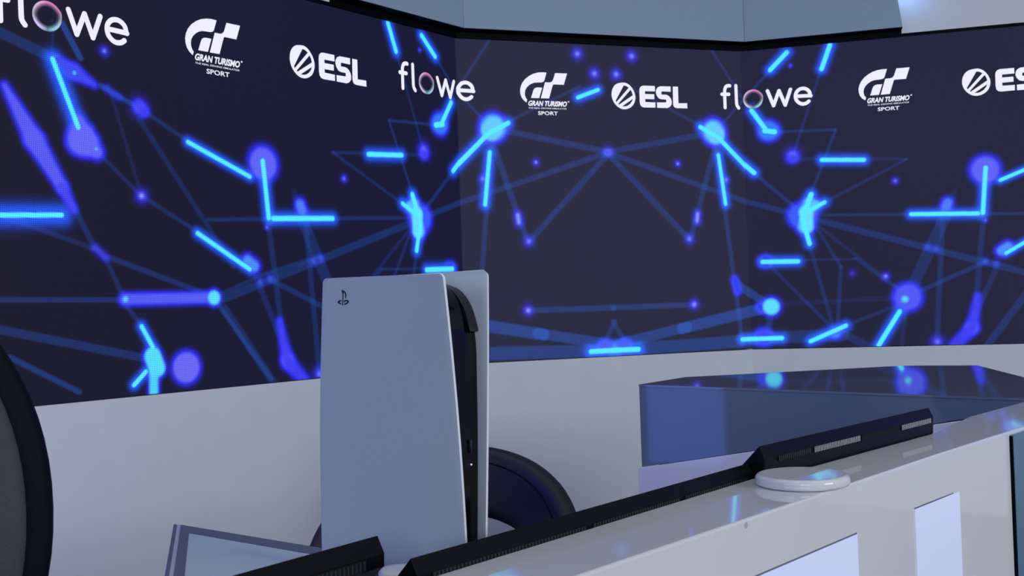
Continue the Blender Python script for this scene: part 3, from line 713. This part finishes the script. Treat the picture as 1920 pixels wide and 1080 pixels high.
# ------------------------------------------------------------------ tilted monitors sunk between desk and counter
def monitor(a, b, pd, k, hv, label, down, sections, lit, body=0.0):
    ax = (b - a).normalized(); L = (b - a).length; a = Vector(a)
    base = empty('desk_monitor', (a.x, a.y, a.z - down))
    tag(base, label, 'monitor', 'tilted monitors sunk into the desk')
    t = (-0.010 * k, -0.019 * k)
    tipz = -down
    sec = [(0.0, 0.0), (t[0], t[1]), (t[0] + 0.0008, t[1] - hv), (t[0] + 0.0015, t[1] - hv - body), (t[0] + 0.016, t[1] - hv - body - 0.012), (0.040, tipz), (0.062, tipz), (0.062, -0.062)]
    mesh('housing', *extrude(sec, a, ax, pd, L), M['mon_black'], base, bevel=0.0025, seg=3)
    # screen on the slope facing the presenters
    sl = Vector((pd.x, pd.y, -1)).normalized(); nn = ax.cross(sl).normalized()
    if nn.z < 0: nn = -nn
    sl_len = 0.088
    mesh('screen', *box8(a + ax * (L / 2) + sl * (sl_len / 2) + nn * 0.0006, ax, sl, nn, L - 0.03, sl_len - 0.02, 0.002), M['mon_screen'], base)
    # vent slots along the back
    o0 = a + pd * (t[0] + 0.0004) + Vector((0, 0, t[1] - hv * 0.52))
    for s0, s1, kind in sections:
        c = o0 + ax * ((s0 + s1) / 2 * L)
        mesh('vent_slot', *box8(c - pd * 0.0008, ax, pd, Vector((0, 0, 1)), (s1 - s0) * L, 0.0012, hv * 0.85), M['mon_slot'], base)
        if kind == 'plain': continue
        ribs = []
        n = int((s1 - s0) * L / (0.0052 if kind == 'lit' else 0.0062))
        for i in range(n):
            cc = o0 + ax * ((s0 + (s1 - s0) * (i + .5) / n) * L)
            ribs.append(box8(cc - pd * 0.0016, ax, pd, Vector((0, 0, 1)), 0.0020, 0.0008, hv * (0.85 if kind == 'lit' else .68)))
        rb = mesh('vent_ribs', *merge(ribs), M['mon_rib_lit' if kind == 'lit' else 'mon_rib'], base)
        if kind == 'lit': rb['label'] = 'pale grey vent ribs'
    return base
monitor(b1a, b1b, p1, 0.9, 0.0095, 'long black tilted monitor edge in front of the console', 0.080,
        [(0.03, 0.40, 'd'), (0.42, 0.70, 'd'), (0.72, 0.97, 'd')], False)
monitor(b2a, b2b, p2, 1.0, 0.0115, 'black tilted monitor with pale vent ribs beside the white disc', 0.104,
        [(0.06, 0.22, 'd'), (0.24, 0.50, 'lit'), (0.51, 0.75, 'plain'), (0.765, 0.975, 'lit')], True, body=0.022)
monitor(b0a, b0b, p0, 1.0, 0.0155, 'black tilted monitor corner at the bottom left, before the console', 0.090,
        [(0.03, 0.30, 'd'), (0.32, 0.60, 'd'), (0.62, 0.96, 'd')], False)

# ------------------------------------------------------------------ white discs
def disc(c, r, h, label):
    n = 8; prof = [(r * .9, 0.0)]
    rb = h * .3
    for i in range(n + 1):
        t = -math.pi / 2 + math.pi / 2 * i / n; prof.append((r - rb + rb * math.cos(t), rb + rb * math.sin(t)))
    rt = h * .45
    for i in range(n + 1):
        t = math.pi / 2 * i / n; prof.append((r - rt + rt * math.cos(t), h - rt + rt * math.sin(t)))
    prof.append((r - rt - .0008, h)); prof.append((r - rt - .0016, h)); prof.append((r * .5, h)); prof.append((0.001, h))
    vs, fs = lathe(prof, 96, (0, 0, 0))
    o = mesh('round_disc', [Vector(v) + Vector(c) for v in vs], fs, M['white_gloss'], None, smooth=True)
    return tag(o, label, 'disc')
dl = at_z(1400.5, 896, HL + .008); dr = at_z(1594, 893, HL + .008)
dc = (dl + dr) / 2; rad = (dr - dl).length / 2; dc = dc + Vector((dc.x, dc.y, 0)).normalized() * 0.0
dc = dc - hl(p2) * 0.0138 - hl(d2) * 0.013; rad = 0.0715
disc((dc.x, dc.y, ZL + .0003), rad, 0.0165, 'thick glossy white round disc lying on the white counter')
print('disc r', rad)
pz_ = (-0.143, 1.272, ZW + .0006)
vs, fs = lathe([(0.021, 0), (0.0235, 0.002), (0.0255, 0.036), (0.0265, 0.038), (0.0265, 0.043), (0.0255, 0.0458), (0.0235, 0.0468), (0.012, 0.0472), (0.001, 0.0473)], 48, (0, 0, 0))
tag(mesh('small_jar', [Vector(v) + Vector(pz_) for v in vs], fs, M['pot'], None, smooth=True), 'small bright white lidded pot in the gap between the two front monitors', 'pot')

# ------------------------------------------------------------------ blue-grey panel at the right edge
g0 = at_plane(1900, 816, fb + cn2 * 0.0075, cn2)
cab = empty('cladding_panel', (g0.x, g0.y, 0))
tag(cab, 'blue-grey cladding panel at the right picture edge, against the white counter', 'panel')
zt = g0.z; Z3 = Vector((0, 0, 1))
def obox(o, ax, ay, lx, ly, z0, z1):
    p = [o, o + ax * lx, o + ax * lx + ay * ly, o + ay * ly]; return prism([(q.x, q.y) for q in p], z0, z1)
mesh('panel_face', *obox(g0, c2, -cn2, 0.30, 0.0068, 0.0, zt), M['teal'], cab, bevel=0.0008)
mesh('panel_edge', *obox(g0 - c2 * 0.0032 - cn2 * .001, c2, -cn2, 0.003, 0.0055, 0.0, zt - .002), M['black_trim'], cab)['label'] = 'black side edge'

# ------------------------------------------------------------------ game console
TH = math.radians(34)
dD = Vector((math.cos(TH), -math.sin(TH), 0)); dW = Vector((math.sin(TH), math.cos(TH), 0))
rb_ = at_y(605.5, 1042, 1.481); O = Vector((rb_.x, rb_.y, 0)); ZP = ZW + 0.008
con = empty('game_console', (O.x + .1, O.y, ZW))
tag(con, 'upright white game console with a glossy black spine on the work desk', 'game console')
HC = 0.389
def dfront(zr):  return 0.2485 - 0.019 * zr - 0.016 * zr * zr
def wleft(dr, zr):     # outward bulge of the near plate
    return -(0.006 * zr ** 1.5 * dr ** 2) - 0.005 * math.sin(math.pi * zr) * (1 - dr) + 0.0
def wright(dr, zr):
    return 0.040 + 0.046 * zr ** 1.15 * (0.35 + 0.65 * dr ** 1.5)
def ztop(dr): return HC * (1 + 0.0) + 0.004 * dr
def plate(name, wf, front_extra, th, rise):
    nu, rows = 26, []
    rc = 0.007
    zr_list = list(np.linspace(0, 1 - rc / HC, 26)) + [1 - rc / HC * (1 - math.sin(t)) for t in np.linspace(0.2, math.pi / 2, 7)]
    vs = []; fs = []
    for z_ in zr_list:
        dz = max(0, (z_ - (1 - rc / HC)) * HC); cut = rc - math.sqrt(max(0, rc * rc - dz * dz))
        d0 = 0.0 + cut; d1_ = dfront(z_) + front_extra(z_) - cut
        for i in range(nu + 1):
            dr = i / nu; d = d0 + (d1_ - d0) * dr
            vs.append(O + dD * d + dW * wf(dr, z_) + Vector((0, 0, ZP + (ztop(dr) + rise * dr) * z_)))
    for r in range(len(zr_list) - 1):
        for i in range(nu):
            k = r * (nu + 1) + i; fs.append((k, k + 1, k + nu + 2, k + nu + 1))
    o = mesh(name, vs, fs, M['con_white'], con, smooth=True, recalc=False)
    m = o.modifiers.new('solid', 'SOLIDIFY'); m.thickness = th; m.offset = 0; m.use_even_offset = True
    m.use_rim = True; m.material_offset_rim = 1; o.data.materials.append(M['con_rim'])
    b = o.modifiers.new('bevel', 'BEVEL'); b.width = th * .32; b.segments = 3; b.limit_method = 'ANGLE'; b.angle_limit = math.radians(40)
    return o
plate('side_plate', wleft, lambda z: 0.0, 0.0042, 0.0)
pr = plate('side_plate', wright, lambda z: -0.001 + 0.005 * z * z, 0.0046, 0.005)
# black core, front profile in (d, height ratio)
core_pts = [(0.012, 0.0), (0.2360, 0.0), (0.2300, 0.25), (0.2225, 0.5), (0.2165, 0.66), (0.2125, 0.76), (0.2060, 0.84), (0.1975, 0.90), (0.186, 0.945), (0.170, 0.972), (0.140, 0.988), (0.012, 0.988)]
def core(name, pts, m, wa_, wb_):
    n = len(pts); vs = []
    for f in (wa_, wb_):
        for d, zr in pts:
            dr = d / 0.2345
            w_ = wleft(dr, zr) + (wright(dr, zr) - wleft(dr, zr)) * f
            vs.append(O + dD * d + dW * w_ + Vector((0, 0, ZP + HC * zr)))
    fs = [tuple(range(n))[::-1], tuple(n + i for i in range(n))]
    for i in range(n):
        j = (i + 1) % n; fs.append((i, j, n + j, n + i))
    return mesh(name, vs, fs, m, con, bevel=0.0015)
sp = smooth_path(core_pts[1:-1], 5)
core('core', [core_pts[0]] + sp + [core_pts[-1]], M['con_black'], 0.10, 0.955)
fin = [(x - .0020, y + .001) for x, y in [(0.12, 0.987), (0.169, 0.9722), (0.188, 0.9472), (0.2022, 0.902), (0.2122, 0.842), (0.2150, 0.815), (0.2060, 0.862), (0.196, 0.882), (0.182, 0.893), (0.186, 0.912), (0.184, 0.932), (0.170, 0.949), (0.12, 0.957)]]
core('cooling_fin', smooth_path(fin, 3)[:-1], M['con_fin'], 0.72, 0.962)['label'] = 'smoked grey curved fin'
# foot
vs, fs = lathe([(0.06, 0.0027), (0.066, 0.0035), (0.066, 0.006), (0.06, 0.0078)], 48, (0, 0, 0))
fc = O + dD * 0.13 + dW * 0.02
mesh('stand', [Vector(v) + Vector((fc.x, fc.y, ZW)) for v in vs], fs, M['con_black'], con, smooth=False)
# ports and power light on the spine
def on_core(d, zr, f, out=0.0):
    dr = d / 0.2345; w_ = wleft(dr, zr) + (wright(dr, zr) - wleft(dr, zr)) * f
    return O + dD * (d + out) + dW * w_ + Vector((0, 0, ZP + HC * zr))
def proj(p):
    q = p - CAM; zc = q.dot(FW); return 960 + F * q.dot(RI) / zc, 540 - F * q.dot(UP) / zc
for zr, sz, nm, mt in  ((0.445, 0.011, 'usb_port', 'mon_rib'), (0.425, 0.008, 'usb_port', 'con_fin'), (0.378, 0.0018, 'power_light', 'led_white')):
    c = on_core(0.2238 + (.5 - zr) * .030, zr, 0.62, 0.0012)
    mesh(nm, *box8(c, dD, dW, Z3, 0.0014, 0.0028 if nm == 'usb_port' else .0016, sz), M[mt], con)
# engraved logo near the top back corner of the near plate
def plate_pt(d, z, lift):
    zr = z / HC; dr = d / dfront(zr)
    return O + dD * d + dW * (wleft(dr, zr) - lift) + Vector((0, 0, ZP + ztop(dr) * zr))
def plate_inv(u, v):
    n = -dW; p = at_plane(u, v, O + Vector((0, 0, ZP)), n)
    for _ in range(4):
        d = (p - O).dot(dD); zr = (p.z - ZP) / HC; off = wleft(d / dfront(zr), zr)
        p = at_plane(u, v, O + dW * off, n)
    return (p - O).dot(dD), p.z - ZP
def lg(x, y): return plate_inv(600 + x / 13.5, 520 + y / 13.5)
shapes = [[(340, 375), (400, 395), (440, 430), (460, 480), (462, 540), (452, 592), (438, 590), (440, 520), (425, 455), (395, 430), (390, 480), (388, 770), (370, 765), (372, 490), (355, 420)],
          [(255, 690), (262, 665), (310, 635), (340, 632), (338, 660), (305, 680), (300, 705), (340, 715), (338, 745), (300, 735), (265, 715)],
          [(412, 650), (440, 632), (490, 628), (525, 645), (535, 680), (520, 705), (480, 735), (420, 758), (418, 725), (470, 705), (505, 680), (480, 660), (440, 672), (415, 700)]]
bm = bmesh.new()
for sh in shapes:
    pts = [lg(x, y) for x, y in sh]
    tri = tessellate_polygon([[Vector((p[0], p[1], 0)) for p in pts]])
    top = [bm.verts.new(plate_pt(p[0], p[1], 0.0027)) for p in pts]; bot = [bm.verts.new(plate_pt(p[0], p[1], 0.0016)) for p in pts]
    for t in tri:
        bm.faces.new([top[i] for i in t]); bm.faces.new([bot[i] for i in t][::-1])
    for i in range(len(pts)):
        j = (i + 1) % len(pts); bm.faces.new((top[i], top[j], bot[j], bot[i]))
bmesh.ops.recalc_face_normals(bm, faces=bm.faces)
me = bpy.data.meshes.new('maker_logo'); bm.to_mesh(me); bm.free(); me.materials.append(M['con_logo'])
lo = bpy.data.objects.new('maker_logo', me); C.objects.link(lo); lo.parent = con; lo.matrix_parent_inverse = con.matrix_world.inverted()
lo['label'] = 'small engraved dark logo'
# tiny lettering down the front edge of the far plate
tpx = text_polys('SONY', 0, 0.028, 0, 0.0045, 0.0)
bm = bmesh.new()
for poly_, _ in tpx:
    vv = []
    for x, y in poly_:
        zr = (HC - 0.012 - x) / HC; d = dfront(zr) + 0.004 - 0.013 + y; dr = d / (dfront(zr) + .004)
        vv.append(bm.verts.new(O + dD * d + dW * (wright(dr, zr) - 0.0026) + Vector((0, 0, ZP + HC * zr))))
    try: bm.faces.new(vv)
    except ValueError: pass
me = bpy.data.meshes.new('maker_lettering'); bm.to_mesh(me); bm.free(); me.materials.append(M['frame_grey'])
lo = bpy.data.objects.new('maker_lettering', me); C.objects.link(lo); lo.parent = con; lo.matrix_parent_inverse = con.matrix_world.inverted()
bpy.context.view_layer.update()
piv = Matrix.Translation(Vector((O.x + .1, O.y, ZW)))
con.matrix_world = piv @ Matrix.Rotation(ROLL, 4, FW) @ piv.inverted() @ con.matrix_world
bpy.context.view_layer.update()
RT = piv @ Matrix.Rotation(ROLL, 4, FW) @ piv.inverted()
for nm, p in (('LT back top 607,522', plate_pt(0, HC, 0)), ('LT front top 830,512', plate_pt(dfront(1), HC, 0)), ('L front bot 878,1080', plate_pt(dfront(0), 0, 0)), ('L back bot 605,1042', plate_pt(0, 0, 0)), ('L f mid(.5) 859,801', plate_pt(dfront(.5), HC * .5, 0)),
              ('R top 914,508', O + dD * (dfront(1) + .004) + dW * wright(1, 1) + Vector((0, 0, ZP + HC + .015))), ('R bot 911', O + dD * (dfront(0) -.001) + dW * wright(1, 0) + Vector((0, 0, ZP))), ('R mid 911,~790', O + dD * (dfront(.5)) + dW * wright(1, .5) + Vector((0, 0, ZP + HC * .5)))):
    print(nm, [round(q, 1) for q in proj(RT @ p)])

# ------------------------------------------------------------------ tub chair behind the console
def tub_chair(name, label, cx, cy, rz, R, zt_mid, drop, zb_mid, mat_):
    t = empty(name, (cx, cy, 0)); tag(t, label, 'chair')
    n = 56; span = math.radians(118); m = 14; vs = []; fs = []; th = 0.045
    def pt(phi, v, side):
        top = zt_mid - drop * (abs(phi) / span) ** 1.9
        arch = max(0, 1 - (phi / math.radians(62)) ** 2)
        bot = 0.50 + DZ + (zb_mid - 0.50 - DZ) * arch ** 0.6
        z = bot + (top - bot) * v
        flare = 1 + 0.10 * v
        edge = th / 2 * math.sqrt(max(0, 1 - (2 * v - 1) ** 8)) * math.sqrt(max(0, 1 - (phi / span) ** 20))
        rr = R * flare + side * edge
        a_ = rz + phi
        return Vector((cx + rr * math.sin(a_), cy + rr * math.cos(a_), z))
    ring = []
    for j in range(m + 1): ring.append((0.5 - 0.5 * math.cos(math.pi * j / m), 1))
    for j in range(m - 1, 0, -1): ring.append((0.5 - 0.5 * math.cos(math.pi * j / m), -1))
    for i in range(n + 1):
        phi = -span + 2 * span * i / n
        for v, s in ring: vs.append(pt(phi, v, s))
    K = len(ring)
    for i in range(n):
        for k in range(K):
            l = (k + 1) % K; fs.append((i * K + k, i * K + l, (i + 1) * K + l, (i + 1) * K + k))
    fs.append(tuple(range(K))); fs.append(tuple(n * K + k for k in range(K))[::-1])
    bk_ = mesh('backrest', vs, fs, mat_, t, smooth=True)
    # seam piping along the inside
    sv = []; sf_ = []; q = 6
    for i in range(n + 1):
        phi = (-span + 2 * span * i / n) * .97; c = pt(phi, 0.80, -1) 
        for k in range(q):
            a_ = 2 * math.pi * k / q; sv.append(c + Vector((0, 0, 0.0022 * math.sin(a_))) + Vector((math.sin(rz + phi), math.cos(rz + phi), 0)) * 0.0022 * math.cos(a_))
    for i in range(n):
        for k in range(q):
            l = (k + 1) % q; sf_.append((i * q + k, i * q + l, (i + 1) * q + l, (i + 1) * q + k))
    mesh('seam', sv, sf_, M['leather_edge'], bk_, smooth=True)
    vs, fs = lathe([(R * .55, 0.40), (R * .93, 0.41), (R * .99, 0.44), (R * .97, 0.475), (R * .85, 0.50), (R * .3, 0.505)], 48, (cx, cy, DZ))
    mesh('seat', vs, fs, mat_, t, smooth=True)
    # two brackets carry the backrest
    vs, fs = lathe([(0.03, 0.03), (0.03, 0.40 + DZ)], 24, (cx, cy, 0)); mesh('column', vs, fs, M['steel'], t, smooth=False)
    vs, fs = lathe([(0.24, 0.0), (0.24, 0.008), (0.20, 0.016), (0.05, 0.03)], 48, (cx, cy, 0)); mesh('base', vs, fs, M['steel'], t, smooth=False)
    return t
tub_chair('tub_chair', 'navy black leather tub chair behind the game console', -0.155, 2.12, math.radians(8), 0.234, 0.790 + DZ, 0.27, 0.640 + DZ, M['leather'])

# ------------------------------------------------------------------ near swivel chair at the left edge
nc = Vector((-0.841, 1.22, 0))
sc_ = empty('office_chair', nc, 0); tag(sc_, 'large dark office chair back, blurred at the left picture edge', 'chair')
yaw = math.radians(24)
ax = Vector((math.cos(yaw), math.sin(yaw), 0)); ay = Vector((-math.sin(yaw), math.cos(yaw), 0))
def sup_pad(c, ax, ay, hx, hy, hz, e=2.6, curve=0.0, nu=48, nv=40, lean=0.0):
    vs, fs = [], []
    sg = lambda v, p: math.copysign(abs(v) ** p, v)
    for i in range(1, nv):
        th_ = math.pi * i / nv
        for j in range(nu):
            ph = 2 * math.pi * j / nu
            x = sg(math.sin(th_), 1) * sg(math.cos(ph), .9); y = sg(math.sin(th_), .45) * sg(math.sin(ph), .7); z = sg(math.cos(th_), .95)
            p = Vector(c) + ax * (x * hx) + ay * (y * hy + curve * x * x + lean * z) + Z3 * (z * hz)
            vs.append(p)
    t_ = len(vs); vs.append(Vector(c) + Z3 * hz + ay * lean); vs.append(Vector(c) - Z3 * hz - ay * lean)
    R_ = nv - 1
    for i in range(R_ - 1):
        for j in range(nu):
            k = (j + 1) % nu; fs.append((i * nu + j, (i + 1) * nu + j, (i + 1) * nu + k, i * nu + k))
    for j in range(nu):
        k = (j + 1) % nu; fs.append((t_, j, k)); fs.append((t_ + 1, (R_ - 1) * nu + k, (R_ - 1) * nu + j))
    return vs, fs
bc = Vector((nc.x, nc.y, 0.87 + DZ))
mesh('backrest', *sup_pad(bc, ax, ay, 0.285, 0.045, 0.335, curve=-0.03), M['leather_edge'], sc_, smooth=True)['label'] = 'midnight blue back shell'
mesh('back_cushion', *sup_pad(bc - ay * 0.030, ax, ay, 0.255, 0.045, 0.312, curve=-0.03), M['leather_near'], sc_, smooth=True)['label'] = 'charcoal padded cushion'
mesh('seat', *sup_pad(Vector((nc.x, nc.y, 0.46 + DZ)) + ay * -0.22, ax, ay, 0.25, 0.24, 0.05), M['leather_near'], sc_, smooth=True)
brk = Vector((nc.x, nc.y, 0))
mesh('back_bracket', *box8(brk + ay * 0.03 + Z3 * (0.50 + DZ), ax, ay, Z3, 0.06, 0.02, 0.20), M['mon_black'], sc_)
cc = brk - ay * 0.2
vs, fs = lathe([(0.028, 0.07), (0.028, 0.42 + DZ)], 24, (cc.x, cc.y, 0)); mesh('gas_column', vs, fs, M['steel'], sc_)
for i in range(5):
    a_ = 2 * math.pi * i / 5; dv = Vector((math.cos(a_), math.sin(a_), 0)); pv = Vector((-dv.y, dv.x, 0))
    mesh('leg', *box8(cc + dv * 0.15 + Z3 * 0.07, dv, pv, Z3, 0.30, 0.04, 0.03), M['mon_black'], sc_)
    vs, fs = lathe([(0.022, 0.0), (0.025, 0.01), (0.025, 0.045), (0.02, 0.055)], 16, tuple(cc + dv * 0.28)); mesh('caster', vs, fs, M['mon_black'], sc_)
